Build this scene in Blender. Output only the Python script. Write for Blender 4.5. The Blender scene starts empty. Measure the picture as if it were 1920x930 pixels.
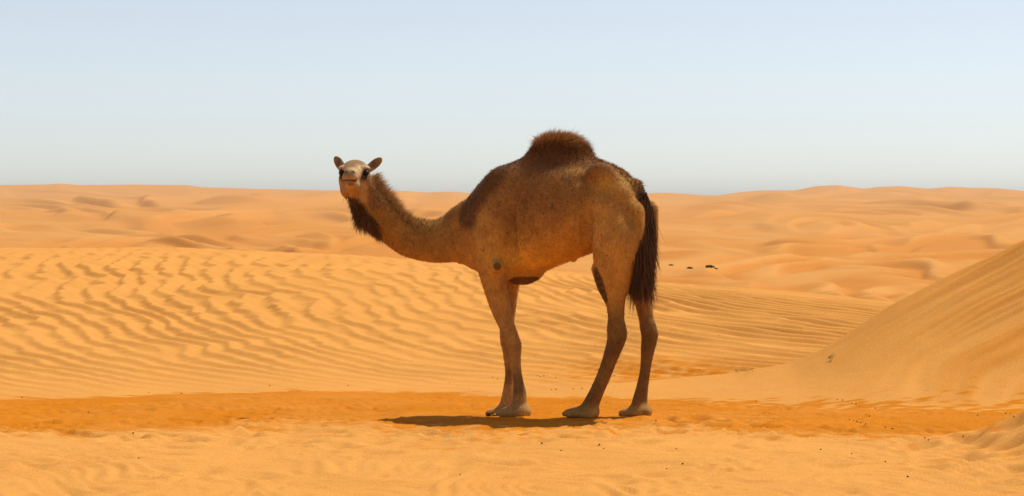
import bpy, math, random
import numpy as np
from mathutils import Vector, Matrix

R = math.radians
rng = np.random.default_rng(7)
random.seed(7)
SC = bpy.context.scene
COL = SC.collection

# ------------------------------------------------------------------ camera, sky, sun, exposure
PW, PH = 1920.0, 930.0            # photograph size: pixel -> direction
FPX = 3600.0                      # focal length in photograph pixels
CAM_H, CAM_D, HORIZON = 1.6, 14.1, 372.0
PITCH = math.atan((PH / 2 - HORIZON) / FPX)

cam_d = bpy.data.cameras.new('camera')
cam = bpy.data.objects.new('camera', cam_d)
COL.objects.link(cam)
cam.location = (0, -CAM_D, CAM_H)
cam.rotation_euler = (R(90) - PITCH, 0, 0)
cam_d.sensor_width = 36.0
cam_d.lens = 36.0 * FPX / PW
cam_d.clip_start = 0.1
cam_d.clip_end = 20000
SC.camera = cam

SUN_EL, SUN_AZ = 64.0, 60.0       # azimuth clockwise from +Y (behind the camel) towards +X
world = bpy.data.worlds.new('World')
SC.world = world
world.use_nodes = True
wn = world.node_tree.nodes
wl = world.node_tree.links
wn.clear()
sky = wn.new('ShaderNodeTexSky')
sky.sky_type = 'NISHITA'
sky.sun_disc = False
sky.sun_elevation = R(SUN_EL)
sky.sun_rotation = R(SUN_AZ)
sky.altitude = 100
sky.air_density = 0.7
sky.dust_density = 0.55
sky.ozone_density = 0.3
bg = wn.new('ShaderNodeBackground')
bg.inputs['Strength'].default_value = 0.136
wo = wn.new('ShaderNodeOutputWorld')
hs = wn.new('ShaderNodeHueSaturation')   # dusty, washed-out air
hs.inputs['Saturation'].default_value = 0.52
wl.new(sky.outputs[0], hs.inputs['Color'])
wl.new(hs.outputs[0], bg.inputs[0])
wl.new(bg.outputs[0], wo.inputs[0])

sun_d = bpy.data.lights.new('sun', 'SUN')
sun_d.energy = 4.2
sun_d.angle = R(0.53)
sun_d.color = (1.0, 0.95, 0.86)
sun = bpy.data.objects.new('sun', sun_d)
COL.objects.link(sun)
sdir = Vector((math.sin(R(SUN_AZ)) * math.cos(R(SUN_EL)), math.cos(R(SUN_AZ)) * math.cos(R(SUN_EL)), math.sin(R(SUN_EL))))
sun.rotation_euler = sdir.to_track_quat('Z', 'Y').to_euler()
sun.location = (5, 5, 12)

SC.view_settings.view_transform = 'Standard'
SC.view_settings.look = 'None'
SC.view_settings.exposure = 0.0
SC.view_settings.gamma = 1.0
SC.view_settings.use_curve_mapping = False

# ------------------------------------------------------------------ helpers
cp, sp = math.cos(PITCH), math.sin(PITCH)


def ray(px, py):
    a, b = px - PW / 2, PH / 2 - py
    return np.array([a, FPX * cp + b * sp, -FPX * sp + b * cp]) / FPX


def at_dist(px, py, d):
    r = ray(px, py)
    p = r * (d / r[1])
    return np.array([p[0], p[1] - CAM_D, p[2] + CAM_H])


def elev_z(py, d):
    return CAM_H - (py - HORIZON) / FPX * d


def smooth(e0, e1, x):
    t = np.clip((x - e0) / (e1 - e0), 0, 1)
    return t * t * (3 - 2 * t)


def soft_curve(xs, ys, lo, hi, sig, n=6000):
    g = np.linspace(lo, hi, n)
    v = np.interp(g, xs, ys)
    w = int(sig / (hi - lo) * n)
    if w > 1:
        k = np.hanning(2 * w + 1)
        k /= k.sum()
        v = np.convolve(np.pad(v, w, mode='edge'), k, mode='valid')
    return lambda x: np.interp(x, g, v)


def noise_tile(n, lo, hi, beta, seed, ax=1.0, ay=1.0):
    """periodic band-limited noise, unit variance; lo, hi in cycles per tile"""
    g = np.random.default_rng(seed)
    kx = np.fft.fftfreq(n, 1 / n)[:, None] * ax
    ky = np.fft.fftfreq(n, 1 / n)[None, :] * ay
    k = np.sqrt(kx * kx + ky * ky)
    k[0, 0] = 1
    amp = np.where((k >= lo) & (k <= hi), k ** (-beta), 0)
    f = np.fft.fft2(g.standard_normal((n, n))) * amp
    t = np.real(np.fft.ifft2(f))
    return ((t - t.mean()) / t.std()).astype(np.float32)


def sample(tile, u, v):
    """bilinear lookup; u, v in tiles"""
    n, m = tile.shape
    a = np.mod(u, 1.0) * n
    b = np.mod(v, 1.0) * m
    i = np.floor(a).astype(np.int32)
    j = np.floor(b).astype(np.int32)
    fa, fb = a - i, b - j
    i %= n
    j %= m
    i1, j1 = (i + 1) % n, (j + 1) % m
    return (tile[i, j] * (1 - fa) * (1 - fb) + tile[i1, j] * fa * (1 - fb)
            + tile[i, j1] * (1 - fa) * fb + tile[i1, j1] * fa * fb)


T_FBM = noise_tile(512, 1, 120, 1.7, 11)
T_FBM2 = noise_tile(512, 1, 60, 1.5, 12)
T_MID = noise_tile(512, 6, 40, 0.6, 13)
T_LOW = noise_tile(256, 1, 6, 0.8, 14)
T_LOW2 = noise_tile(256, 1, 6, 0.8, 15)


def new_obj(name, me, mat=None, parent=None):
    o = bpy.data.objects.new(name, me)
    COL.objects.link(o)
    if mat is not None:
        me.materials.append(mat)
    if parent is not None:
        o.parent = parent
    return o


def tag(o, label=None, cat=None, group=None, kind=None):
    for k, v in (('label', label), ('category', cat), ('group', group), ('kind', kind)):
        if v:
            o[k] = v
    return o


def raw_mesh(name, co, faces, smooth_shade=True):
    """co (N,3), faces (M,k) int"""
    me = bpy.data.meshes.new(name)
    co = np.ascontiguousarray(co, dtype=np.float32)
    faces = np.ascontiguousarray(faces, dtype=np.int32)
    m, k = faces.shape
    me.vertices.add(len(co))
    me.vertices.foreach_set('co', co.ravel())
    me.loops.add(m * k)
    me.loops.foreach_set('vertex_index', faces.ravel())
    me.polygons.add(m)
    me.polygons.foreach_set('loop_start', np.arange(0, m * k, k, dtype=np.int32))
    me.update(calc_edges=True)
    me.validate()
    me.polygons.foreach_set('use_smooth', np.full(len(me.polygons), smooth_shade, dtype=bool))
    return me


def set_color(me, rgb, name='coat'):
    a = me.color_attributes.new(name, 'FLOAT_COLOR', 'POINT')
    c = np.ones((len(me.vertices), 4), dtype=np.float32)
    c[:, :3] = rgb
    a.data.foreach_set('color', c.ravel())


def set_float(me, name, val):
    a = me.attributes.new(name, 'FLOAT', 'POINT')
    a.data.foreach_set('value', np.ascontiguousarray(val, dtype=np.float32).ravel())


def grid_mesh(name, X, D, Z):
    ny, nx = X.shape
    co = np.stack([X, D - CAM_D, Z], -1).reshape(-1, 3)
    idx = np.arange(ny * nx).reshape(ny, nx)
    q = np.stack([idx[:-1, :-1], idx[:-1, 1:], idx[1:, 1:], idx[1:, :-1]], -1).reshape(-1, 4)
    return raw_mesh(name, co, q)


# ------------------------------------------------------------------ materials
def nodes_of(m):
    m.use_nodes = True
    return m.node_tree.nodes, m.node_tree.links


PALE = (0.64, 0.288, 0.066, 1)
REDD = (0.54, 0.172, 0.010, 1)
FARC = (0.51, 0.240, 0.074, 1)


def make_sand():
    m = bpy.data.materials.new('sand')
    n, l = nodes_of(m)
    p = n['Principled BSDF']
    p.inputs['Roughness'].default_value = 0.95
    p.inputs['Specular IOR Level'].default_value = 0.03
    red = n.new('ShaderNodeAttribute')
    red.attribute_name = 'redness'
    far = n.new('ShaderNodeAttribute')
    far.attribute_name = 'distant'
    geo = n.new('ShaderNodeNewGeometry')
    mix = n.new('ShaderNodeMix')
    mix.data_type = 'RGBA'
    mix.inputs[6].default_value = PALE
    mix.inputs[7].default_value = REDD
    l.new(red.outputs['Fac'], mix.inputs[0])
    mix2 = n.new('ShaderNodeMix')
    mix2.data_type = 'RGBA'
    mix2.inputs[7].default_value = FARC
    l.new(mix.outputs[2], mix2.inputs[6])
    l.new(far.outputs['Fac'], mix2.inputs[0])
    # grain and faint patches of coarser sand
    n1 = n.new('ShaderNodeTexNoise')
    n1.inputs['Scale'].default_value = 90
    n1.inputs['Detail'].default_value = 4
    l.new(geo.outputs['Position'], n1.inputs['Vector'])
    n2 = n.new('ShaderNodeTexNoise')
    n2.inputs['Scale'].default_value = 1.3
    n2.inputs['Detail'].default_value = 5
    l.new(geo.outputs['Position'], n2.inputs['Vector'])
    r1 = n.new('ShaderNodeMapRange')
    r1.inputs[3].default_value = 0.86
    r1.inputs[4].default_value = 1.10
    r1.inputs[1].default_value = 0.3
    r1.inputs[2].default_value = 0.7
    l.new(n1.outputs[0], r1.inputs[0])
    r2 = n.new('ShaderNodeMapRange')
    r2.inputs[1].default_value = 0.3
    r2.inputs[2].default_value = 0.7
    r2.inputs[3].default_value = 0.95
    r2.inputs[4].default_value = 1.04
    l.new(n2.outputs[0], r2.inputs[0])
    mu = n.new('ShaderNodeMath')
    mu.operation = 'MULTIPLY'
    l.new(r1.outputs[0], mu.inputs[0])
    l.new(r2.outputs[0], mu.inputs[1])
    sc = n.new('ShaderNodeVectorMath')
    sc.operation = 'SCALE'
    l.new(mix2.outputs[2], sc.inputs[0])
    l.new(mu.outputs[0], sc.inputs['Scale'])
    l.new(sc.outputs[0], p.inputs['Base Color'])
    nb = n.new('ShaderNodeTexNoise')
    nb.inputs['Scale'].default_value = 45
    nb.inputs['Detail'].default_value = 6
    nb.inputs['Roughness'].default_value = 0.65
    l.new(geo.outputs['Position'], nb.inputs['Vector'])
    bp = n.new('ShaderNodeBump')
    bp.inputs['Strength'].default_value = 0.35
    bp.inputs['Distance'].default_value = 0.008
    l.new(nb.outputs[0], bp.inputs['Height'])
    l.new(bp.outputs[0], p.inputs['Normal'])
    return m


def make_coat():
    m = bpy.data.materials.new('camel_coat')
    n, l = nodes_of(m)
    p = n['Principled BSDF']
    p.inputs['Roughness'].default_value = 0.8
    p.inputs['Specular IOR Level'].default_value = 0.2
    p.inputs['Sheen Weight'].default_value = 0.03
    p.inputs['Sheen Roughness'].default_value = 0.5
    p.inputs['Sheen Tint'].default_value = (1.0, 0.8, 0.55, 1)
    a = n.new('ShaderNodeAttribute')
    a.attribute_name = 'coat'
    tc = n.new('ShaderNodeTexCoord')
    n1 = n.new('ShaderNodeTexNoise')
    n1.inputs['Scale'].default_value = 9
    n1.inputs['Detail'].default_value = 6
    n1.inputs['Roughness'].default_value = 0.65
    l.new(tc.outputs['Object'], n1.inputs['Vector'])
    r1 = n.new('ShaderNodeMapRange')
    r1.inputs[1].default_value = 0.3
    r1.inputs[2].default_value = 0.7
    r1.inputs[3].default_value = 0.72
    r1.inputs[4].default_value = 1.25
    l.new(n1.outputs[0], r1.inputs[0])
    mp = n.new('ShaderNodeMapping')
    mp.inputs['Scale'].default_value = (70, 70, 22)
    l.new(tc.outputs['Object'], mp.inputs[0])
    n2 = n.new('ShaderNodeTexNoise')
    n2.inputs['Scale'].default_value = 1.6
    n2.inputs['Detail'].default_value = 3
    l.new(mp.outputs[0], n2.inputs['Vector'])
    r2 = n.new('ShaderNodeMapRange')
    r2.inputs[1].default_value = 0.3
    r2.inputs[2].default_value = 0.7
    r2.inputs[3].default_value = 0.80
    r2.inputs[4].default_value = 1.18
    l.new(n2.outputs[0], r2.inputs[0])
    # scattered small dark scabs
    vo = n.new('ShaderNodeTexNoise')
    vo.inputs['Scale'].default_value = 38
    vo.inputs['Detail'].default_value = 2
    l.new(tc.outputs['Object'], vo.inputs['Vector'])
    r3 = n.new('ShaderNodeMapRange')
    r3.inputs[1].default_value = 0.66
    r3.inputs[2].default_value = 0.72
    r3.inputs[3].default_value = 1.0
    r3.inputs[4].default_value = 0.5
    l.new(vo.outputs[0], r3.inputs[0])
    m1 = n.new('ShaderNodeMath')
    m1.operation = 'MULTIPLY'
    l.new(r1.outputs[0], m1.inputs[0])
    l.new(r2.outputs[0], m1.inputs[1])
    m2 = n.new('ShaderNodeMath')
    m2.operation = 'MULTIPLY'
    l.new(m1.outputs[0], m2.inputs[0])
    l.new(r3.outputs[0], m2.inputs[1])
    sc = n.new('ShaderNodeVectorMath')
    sc.operation = 'SCALE'
    l.new(a.outputs['Color'], sc.inputs[0])
    l.new(m2.outputs[0], sc.inputs['Scale'])
    l.new(sc.outputs[0], p.inputs['Base Color'])
    bp = n.new('ShaderNodeBump')
    bp.inputs['Strength'].default_value = 0.5
    bp.inputs['Distance'].default_value = 0.006
    ad = n.new('ShaderNodeMath')
    ad.operation = 'ADD'
    l.new(n1.outputs[0], ad.inputs[0])
    l.new(n2.outputs[0], ad.inputs[1])
    l.new(ad.outputs[0], bp.inputs['Height'])
    l.new(bp.outputs[0], p.inputs['Normal'])
    return m


def make_hair():
    m = bpy.data.materials.new('camel_hair')
    n, l = nodes_of(m)
    p = n['Principled BSDF']
    p.inputs['Roughness'].default_value = 0.6
    p.inputs['Specular IOR Level'].default_value = 0.25
    a = n.new('ShaderNodeAttribute')
    a.attribute_name = 'coat'
    l.new(a.outputs['Color'], p.inputs['Base Color'])
    tr = n.new('ShaderNodeBsdfTranslucent')
    l.new(a.outputs['Color'], tr.inputs['Color'])
    mx = n.new('ShaderNodeMixShader')
    mx.inputs[0].default_value = 0.3
    l.new(p.outputs[0], mx.inputs[1])
    l.new(tr.outputs[0], mx.inputs[2])
    l.new(mx.outputs[0], n['Material Output'].inputs['Surface'])
    return m


def make_plain(name, rgb, rough=0.8, spec=0.3, scale=40, amp=0.3):
    m = bpy.data.materials.new(name)
    n, l = nodes_of(m)
    p = n['Principled BSDF']
    p.inputs['Roughness'].default_value = rough
    p.inputs['Specular IOR Level'].default_value = spec
    tc = n.new('ShaderNodeTexCoord')
    t = n.new('ShaderNodeTexNoise')
    t.inputs['Scale'].default_value = scale
    l.new(tc.outputs['Object'], t.inputs['Vector'])
    mx = n.new('ShaderNodeMix')
    mx.data_type = 'RGBA'
    mx.inputs[6].default_value = (*[c * (1 - amp) for c in rgb], 1)
    mx.inputs[7].default_value = (*[c * (1 + amp) for c in rgb], 1)
    l.new(t.outputs[0], mx.inputs[0])
    l.new(mx.outputs[2], p.inputs['Base Color'])
    return m


SAND = make_sand()
COAT = make_coat()
HAIR = make_hair()
EYE = make_plain('eye_dark', (0.010, 0.006, 0.004), 0.35, 0.3)
NAIL = make_plain('toenail_horn', (0.11, 0.085, 0.055), 0.5, 0.4)
DUNG = make_plain('dung_dark', (0.06, 0.035, 0.02), 0.9, 0.1)
SHRUB = make_plain('shrub_leaf', (0.05, 0.065, 0.03), 0.8, 0.2)
SPRIG = make_plain('sprig_leaf', (0.27, 0.28, 0.08), 0.7, 0.3)

# ------------------------------------------------------------------ camel frame (needed by the ground under its feet)
YAW = R(25)
ORG = np.array([0.39, 0.0, 0.0])
FWD = np.array([-math.cos(YAW), math.sin(YAW), 0])
LEFT = np.array([-math.sin(YAW), -math.cos(YAW), 0])
CAMP = np.array([0, -CAM_D, CAM_H])


def P(px, py, v):
    """pixel + sideways offset from the camel's middle plane -> camel-local point (u forward, v left, z)"""
    r = ray(px, py)
    t = (v - np.dot(CAMP - ORG, LEFT)) / np.dot(r, LEFT)
    p = CAMP + r * t - ORG
    return np.array([np.dot(p, FWD), v, p[2]])


def to_world(p):
    return ORG + FWD * p[0] + LEFT * p[1] + np.array([0, 0, p[2]])


PXM = CAM_D / FPX                  # metres per photograph pixel at the camel

FEET = {'fn': (968, 781, 0.14), 'ff': (946, 781, -0.13), 'hn': (1094, 782, 0.13), 'hf': (1196, 781, -0.14)}
FOOT = {k: P(*v) for k, v in FEET.items()}
FOOT_W = {k: to_world(v) for k, v in FOOT.items()}

# ------------------------------------------------------------------ the sand
base_prof = soft_curve([-300, 9, 11, 12.4, 13.3, 14.2, 15.0, 16.0, 17.2, 19, 24, 30, 50, 100, 5000],
                       [0, 0, 0, 0.02, 0.0, -0.03, -0.07, -0.088, -0.09, -0.13, -0.9, -2.2, -6, -9, -9],
                       -320, 400, 0.5, 40000)

ripple_cache = {}


def ripple_tile(n=640, lam=10.0, steps=110, aniso=0.9, seed=5):
    """Swift-Hohenberg pattern: parallel ripples with forks and offsets, crests along the second axis.
    Returns (height, strength) in a skewed wind-ripple profile."""
    g = np.random.default_rng(seed)
    kx = np.fft.fftfreq(n)[:, None] * lam
    ky = np.fft.rfftfreq(n)[None, :] * lam
    k2 = kx * kx + ky * ky
    L = 0.35 - (1 - k2) ** 2 * 1.0 - aniso * ky * ky
    dt = 0.6
    u = g.standard_normal((n, n)) * 0.3
    uh = np.fft.rfft2(u)
    den = 1 - dt * np.clip(L, -60, 0.35)
    for _ in range(steps):
        uh = (uh - dt * np.fft.rfft2(u ** 3)) / den
        u = np.fft.irfft2(uh, s=(n, n))
    # quadrature along the first axis gives the phase of each ripple
    f = np.fft.fftshift(np.fft.fft2(u))
    f = np.fft.ifftshift(np.pad(f, n // 2)) * 4          # twice the resolution
    n = 2 * n
    u = np.real(np.fft.ifft2(f))
    hilb = np.real(np.fft.ifft2(f * (-1j) * np.sign(np.fft.fftfreq(n)[:, None])))
    ph = np.arctan2(hilb, u) / (2 * np.pi) + 0.5
    am = np.sqrt(u * u + hilb * hilb)
    am = am / np.percentile(am, 80)
    rise = 0.38                    # steepening scarp up to a sharp crest, then a long gentle back
    h = np.where(ph < rise, (ph / rise) ** 1.9, np.clip((1 - ph) / (1 - rise), 0, 1) ** 0.9)
    return ((h - 0.5) * np.clip(am, 0, 1.1)).astype(np.float32)


T_RIP = ripple_tile()
RIP_LAM = 0.27
RIP_TILE = 64 * RIP_LAM           # metres per tile (64 ripples)


def ripples(a, b):
    return sample(T_RIP, a / RIP_TILE, b / RIP_TILE)


# --- dips worn by feet: (px, py, length, width, depth, angle)
prints = []
_pr = random.Random(3)
for (px, py, s) in [(1722, 848, 1.0), (1812, 846, .8), (1835, 858, .7), (1815, 868, 1.2), (1850, 838, .8), (1890, 866, 1.2),
                    (1915, 850, 1.0), (1908, 892, .9), (1660, 826, .7), (1705, 838, .6), (1890, 912, 1.0), (1745, 880, .7),
                    (1270, 792, .9), (1300, 787, .8), (1330, 790, .9), (1290, 796, .8), (1250, 815, .8), (1340, 803, .7),
                    (1245, 790, .8), (1420, 802, .7), (1560, 806, .7), (1500, 822, .5), (120, 828, .7), (165, 832, .7),
                    (230, 836, .8), (300, 830, .9), (350, 838, .9), (420, 842, .8), (460, 826, .8), (560, 838, .7),
                    (640, 846, .6), (710, 858, .7), (860, 874, .6), (940, 876, .6), (700, 838, .6), (820, 826, .7),
                    (1000, 838, .7), (1080, 820, .8), (1150, 828, .8), (1195, 842, .7), (465, 898, .6), (380, 890, .5),
                    (1160, 905, .5), (1560, 880, .4), (60, 880, .5)]:
    d = FPX * CAM_H / (py - HORIZON)
    prints.append(((px - 960) / FPX * d, d, s, _pr.uniform(0, 3.14)))


def ground_h(X, D, fine=True):
    z = base_prof(D) + 0.0 * X
    near = smooth(26, 19, D)
    z = z + near * 0.010 * sample(T_LOW, X / 14, D / 14)
    # slight swell and dip to the left of the camel's fore feet
    lw = smooth(-0.75, -1.05, X) * smooth(-4.5, -3.0, X)
    z = z + lw * (0.035 * np.exp(-((D - 13.45) / 0.45) ** 2) - 0.055 * np.exp(-((D - 14.6) / 0.55) ** 2))
    # low mound at the lower right
    mx, md = X - 3.7, D - 12.15
    z = z + 0.40 * np.exp(-((mx / 0.55) ** 2) - (np.where(md > 0, md / 0.55, md / 1.3)) ** 2)
    # hollow with ripples behind the mound
    z = z - 0.04 * np.exp(-((X - 3.3) / 0.9) ** 2 - ((D - 13.2) / 0.5) ** 2)
    if fine:
        wx = X + 0.25 * sample(T_LOW2, X / 5, D / 5)
        wd = D + 0.25 * sample(T_LOW, X / 5 + .3, D / 5)
        band = smooth(12.3, 13.0, D) * smooth(17.0, 15.5, D) * (1 - 0.6 * np.exp(-((X - .4) / 1.0) ** 2 - ((D - 14) / .6) ** 2))
        ridge = smooth(12.0, 12.7, D) * smooth(13.75, 13.1, D) * (1 - 0.8 * np.exp(-((X - 3.6) / 0.8) ** 2))
        r1 = sample(T_RIP, (wd * 1.0 - wx * 0.12) / (RIP_TILE * 0.8), wx / (RIP_TILE * 1.5))
        z = z + near * (0.0028 * sample(T_FBM, X / 3.1, D / 3.1) + 0.0048 * smooth(14.2, 11.0, D) * sample(T_MID, wx / 7, wd / 3.2))
        z = z + band * (0.005 * sample(T_MID, wx / 4.2, wd / 2.2) + 0.0035 * sample(T_MID, wx / 3, wd / 1.1))
        z = z - 0.016 * smooth(1.35, 2.3, sample(T_MID, wx / 5.5, wd / 3.6)) * smooth(16.5, 15.0, D) * near
        z = z + ridge * (0.007 * sample(T_MID, wx / 6, wd / 2.6) * (0.6 + 0.4 * sample(T_LOW2, X / 3, D / 3)) + 0.019 * r1 * np.clip(0.6 + 0.6 * sample(T_LOW, X / 4, D / 2), 0, 1.3))
        z = z + near * 0.0012 * smooth(13, 11.5, D) * r1 + near * 0.0014 * sample(T_MID, X / 2.2, D / 1.1)
        hol = np.exp(-((X - 2.8) / 0.7) ** 2 - ((D - 13.3) / 0.5) ** 2)
        z = z + hol * 0.018 * sample(T_RIP, (D * 0.75 + X * 0.6) / (RIP_TILE * 0.75), (X - D) / RIP_TILE)
        for (fx, fd, s, a) in prints:
            m = (np.abs(X - fx) < 0.5) & (np.abs(D - fd) < 0.5)
            if not m.any():
                continue
            dx, dd = X[m] - fx, D[m] - fd
            ca, sa = math.cos(a), math.sin(a)
            e1, e2 = (dx * ca + dd * sa) / 0.13, (-dx * sa + dd * ca) / 0.085
            r2 = e1 * e1 + e2 * e2
            z[m] += s * (-0.055 * np.exp(-r2 * 1.1) + 0.014 * np.exp(-(np.sqrt(r2) - 1.7) ** 2 * 3))
    for k, w in FOOT_W.items():
        gx, gd = w[0], w[1] + CAM_D
        g = np.exp(-((X - gx) ** 2 + (D - gd) ** 2) / 0.30 ** 2)
        z = z + g * FOOT_FIX[k]
    return z


# solve small height corrections so that the ground passes under each foot
FOOT_FIX = {k: 0.0 for k in FOOT_W}
for _ in range(6):
    for k, w in FOOT_W.items():
        h = ground_h(np.array([w[0]]), np.array([w[1] + CAM_D]))[0]
        FOOT_FIX[k] += (w[2] + 0.006) - h


def dense_axis(lo, hi, step, far, growth=1.16, far_lo=None):
    a = list(np.arange(lo, hi + 1e-6, step))
    s, x = step, a[-1]
    while x < far:
        s *= growth
        x += s
        a.append(x)
    s, x = step, a[0]
    while x > (far_lo if far_lo is not None else -far):
        s *= growth
        x -= s
        a.insert(0, x)
    return np.array(a)


gx = dense_axis(-4.9, 5.0, 0.021, 5000)
gd = dense_axis(9.6, 17.4, 0.021, 6000, far_lo=-400)
GX, GD = np.meshgrid(gx, gd)
GZ = ground_h(GX, GD)
me = grid_mesh('ground', GX, GD, GZ)
# coarse red-orange sand fills the trough that the camel stands in
e_hi = 17.3
e_lo = 13.42 + 0.18 * sample(T_LOW, GX / 9, GX * 0 + .2) - 0.75 * smooth(1.6, 3.2, GX)
streak = 0.30 * sample(T_MID, GX / 7, GD / 2.6) + 0.25 * sample(T_FBM, GX / 5, GD / 2)
redm = smooth(-0.95, 0.45, GD - e_lo + streak * 1.0) * smooth(40, 20, GD)
redm = redm * (1 - 0.75 * np.exp(-((GX - 3.9) / 0.8) ** 2 - (np.where(GD > 12.3, (GD - 12.3) / 0.75, (GD - 12.3) / 2.0)) ** 2))
redm = np.clip(redm * (0.93 + 0.07 * sample(T_FBM2, GX / 4, GD / 1.6)) + 0.05 * sample(T_FBM2, GX / 6, GD / 3), 0, 1)
set_float(me, 'redness', redm)
set_float(me, 'distant', GX * 0)
ground = new_obj('ground', me, SAND)
tag(ground, 'flat orange sand that the camel stands on', 'sand', kind='structure')

# --- long rippled dune behind the camel
crest_px = soft_curve([-900, 0, 320, 640, 740, 1000, 1230, 1480, 1680, 1920, 2600],
                      [456, 460, 464, 475, 481, 501, 525, 545, 563, 588, 660], -1200, 2900, 60)


def _integral(ds, gs):
    g = np.linspace(14, 40, 1300)
    v = np.cumsum(np.interp(g, ds, gs)) * (g[1] - g[0])
    return lambda d: np.interp(d, g, v)


rip_left = _integral([16, 17, 18, 19, 20, 21, 22, 23, 24, 26], [1.5, 1.3, .9, .62, .5, .4, .30, .2, .12, .06])
rip_right = _integral([16, 17, 18, 19, 20, 24, 28], [1.4, 1.2, .85, .7, .6, .55, .5])


def ripple_dune_h(X, D):
    px = 960 + FPX * X / np.maximum(D, 5)
    dc = 27.5 + 0.8 * sample(T_LOW, X / 40, X * 0 + .1)
    pxc = 960 + FPX * X / dc
    zc = CAM_H - (crest_px(pxc) + 3 - HORIZON) / FPX * dc
    d0 = 16.55 + 0.10 * sample(T_LOW2, X / 11, X * 0 + .7)
    zf = ground_h(X, d0 * np.ones_like(X), fine=False)
    t = (D - d0) / (dc - d0)
    S = np.sin(np.clip(t, 0, 1) * math.pi / 2) ** 1.12
    z = zf + (zc - zf) * S
    z = np.where(t > 1, zc - 0.055 * np.maximum(D - dc, 0) ** 1.45, z)
    z = np.where(t < 0, zf + (D - d0) * 0.35, z)
    # ripple crests run away from the camera on the upper left and swing across it below and to the right
    wr = smooth(-1.5, 4.5, X)
    A = 0.82 * X + rip_left(D) * (1 - wr) + rip_right(D) * wr - 0.25 * wr * np.maximum(X, 0) \
        + 0.10 * sample(T_LOW, X / 13, D / 13) + 0.045 * sample(T_LOW2, X / 4, D / 3) + 0.016 * (1 - wr) * sample(T_MID, X / 9, D / 6)
    B = (0.55 * (D - 20) - 0.35 * X) * (0.78 - 0.42 * wr)
    rp = ripples(A, B)
    amp = 0.050 * smooth(-0.02, 0.16, t) * (1 - 0.75 * smooth(0.72, 0.98, t)) * (0.88 + 0.18 * sample(T_LOW, X / 7 + .6, D / 7))
    amp = amp * (0.72 + 0.28 * smooth(0.05, 0.45, t)) * (1 + 0.8 * wr)
    z = z + amp * rp + 0.0022 * sample(T_FBM, X / 3.3, D / 3.3)
    z = z + 0.010 * sample(T_LOW, X / 14 + .2, D / 14 + .5) * smooth(0.1, 0.4, t)
    return z, t


rx = dense_axis(-7.6, 7.6, 0.0245, 13.0, 1.10)
rd = np.concatenate([np.arange(15.9, 28.4, 0.0215), 28.4 + np.cumsum(np.linspace(0.03, 1.2, 26))])
RX, RD = np.meshgrid(rx, rd)
RZ, RT = ripple_dune_h(RX, RD)
me = grid_mesh('dune', RX, RD, RZ)
rr = np.exp(-((RX - 1.55) / 1.0) ** 2 - ((RD - 17.6) / 0.9) ** 2) * (0.8 + 0.5 * sample(T_MID, RX / 5, RD / 2.5))
rr = np.maximum(rr, 0.9 * smooth(0.012, -0.004, RT + 0.006 * sample(T_MID, RX / 8, RD / 3)))
set_float(me, 'redness', np.clip(rr + 0.03, 0, 1))
set_float(me, 'distant', RX * 0)
rdune = new_obj('dune', me, SAND)
tag(rdune, 'long low dune covered in wind ripples right behind the camel', 'dune', kind='structure')

# --- smooth steep dune at the right, with a low tail of sand running behind the camel's feet
SLOPE_PTS = [(880, 741, 16.5), (1000, 729, 16.5), (1200, 715, 16.6), (1380, 698, 16.7), (1480, 681, 16.65), (1540, 656, 16.6),
             (1680, 566, 16.75), (1800, 505, 16.9), (1920, 451, 17.0), (2150, 362, 17.2), (2500, 280, 17.6)]
_w = [at_dist(*p) for p in SLOPE_PTS]
_sx = [p[0] for p in _w]
crest_d = soft_curve(_sx + [12, 18], [p[1] + CAM_D for p in _w] + [20, 22], -2, 18, 0.12)
crest_z = soft_curve(_sx + [12, 18], [p[2] for p in _w] + [2.3, 0.2], -2, 18, 0.10)
foot_d = soft_curve([-0.35, 0.2, 1.0, 1.5, 2.3, 3.0, 3.9, 6, 18], [16.45, 16.25, 16.0, 15.75, 15.25, 14.75, 14.55, 14.3, 13.5], -2, 18, 0.3)


def streaks(X, D, z):
    along = X * 0.80 + D * 0.30
    cross = z - 0.53 * (X - 1.5) + 0.02 * sample(T_LOW, X / 5, D / 5)
    return 0.8 * sample(T_MID, cross / 3.2, along / 70) + 0.9 * sample(T_MID, cross / 1.3 + .3, along / 45) \
        * (0.6 + 0.5 * sample(T_LOW2, cross / 3, along / 9))


def steep_dune_h(X, D):
    cd, cz, fd = crest_d(X), crest_z(X), foot_d(X)
    zg = ground_h(X, fd * np.ones_like(X), fine=False)
    s = (D - fd) / (cd - fd)
    cz = np.maximum(cz, zg + 0.004)
    big = smooth(0.15, 0.9, cz)
    ex = 1.25 + 0.35 * big
    sc_ = np.clip(s, 0, 1)
    # concave toe, straight upper face
    prof = np.where(sc_ < 1, sc_ ** ex, 1)
    z = zg + (cz - zg) * prof
    back = np.maximum(D - cd, 0)
    z = np.where(s > 1, cz - 0.42 * back - 0.05 * back ** 2 * 0.3, z)
    z = np.where(s < 0, zg - 0.25 * (fd - D), z)
    # streaks of sliding sand, running down the face to the left
    st = streaks(X, D, z)
    z = z + 0.011 * st * smooth(0.06, 0.35, s) * big * smooth(1.02, 0.97, s)
    z = z + 0.0015 * sample(T_FBM2, X / 2.4, D / 2.4) * smooth(0, 0.2, s)
    return z, s


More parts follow.
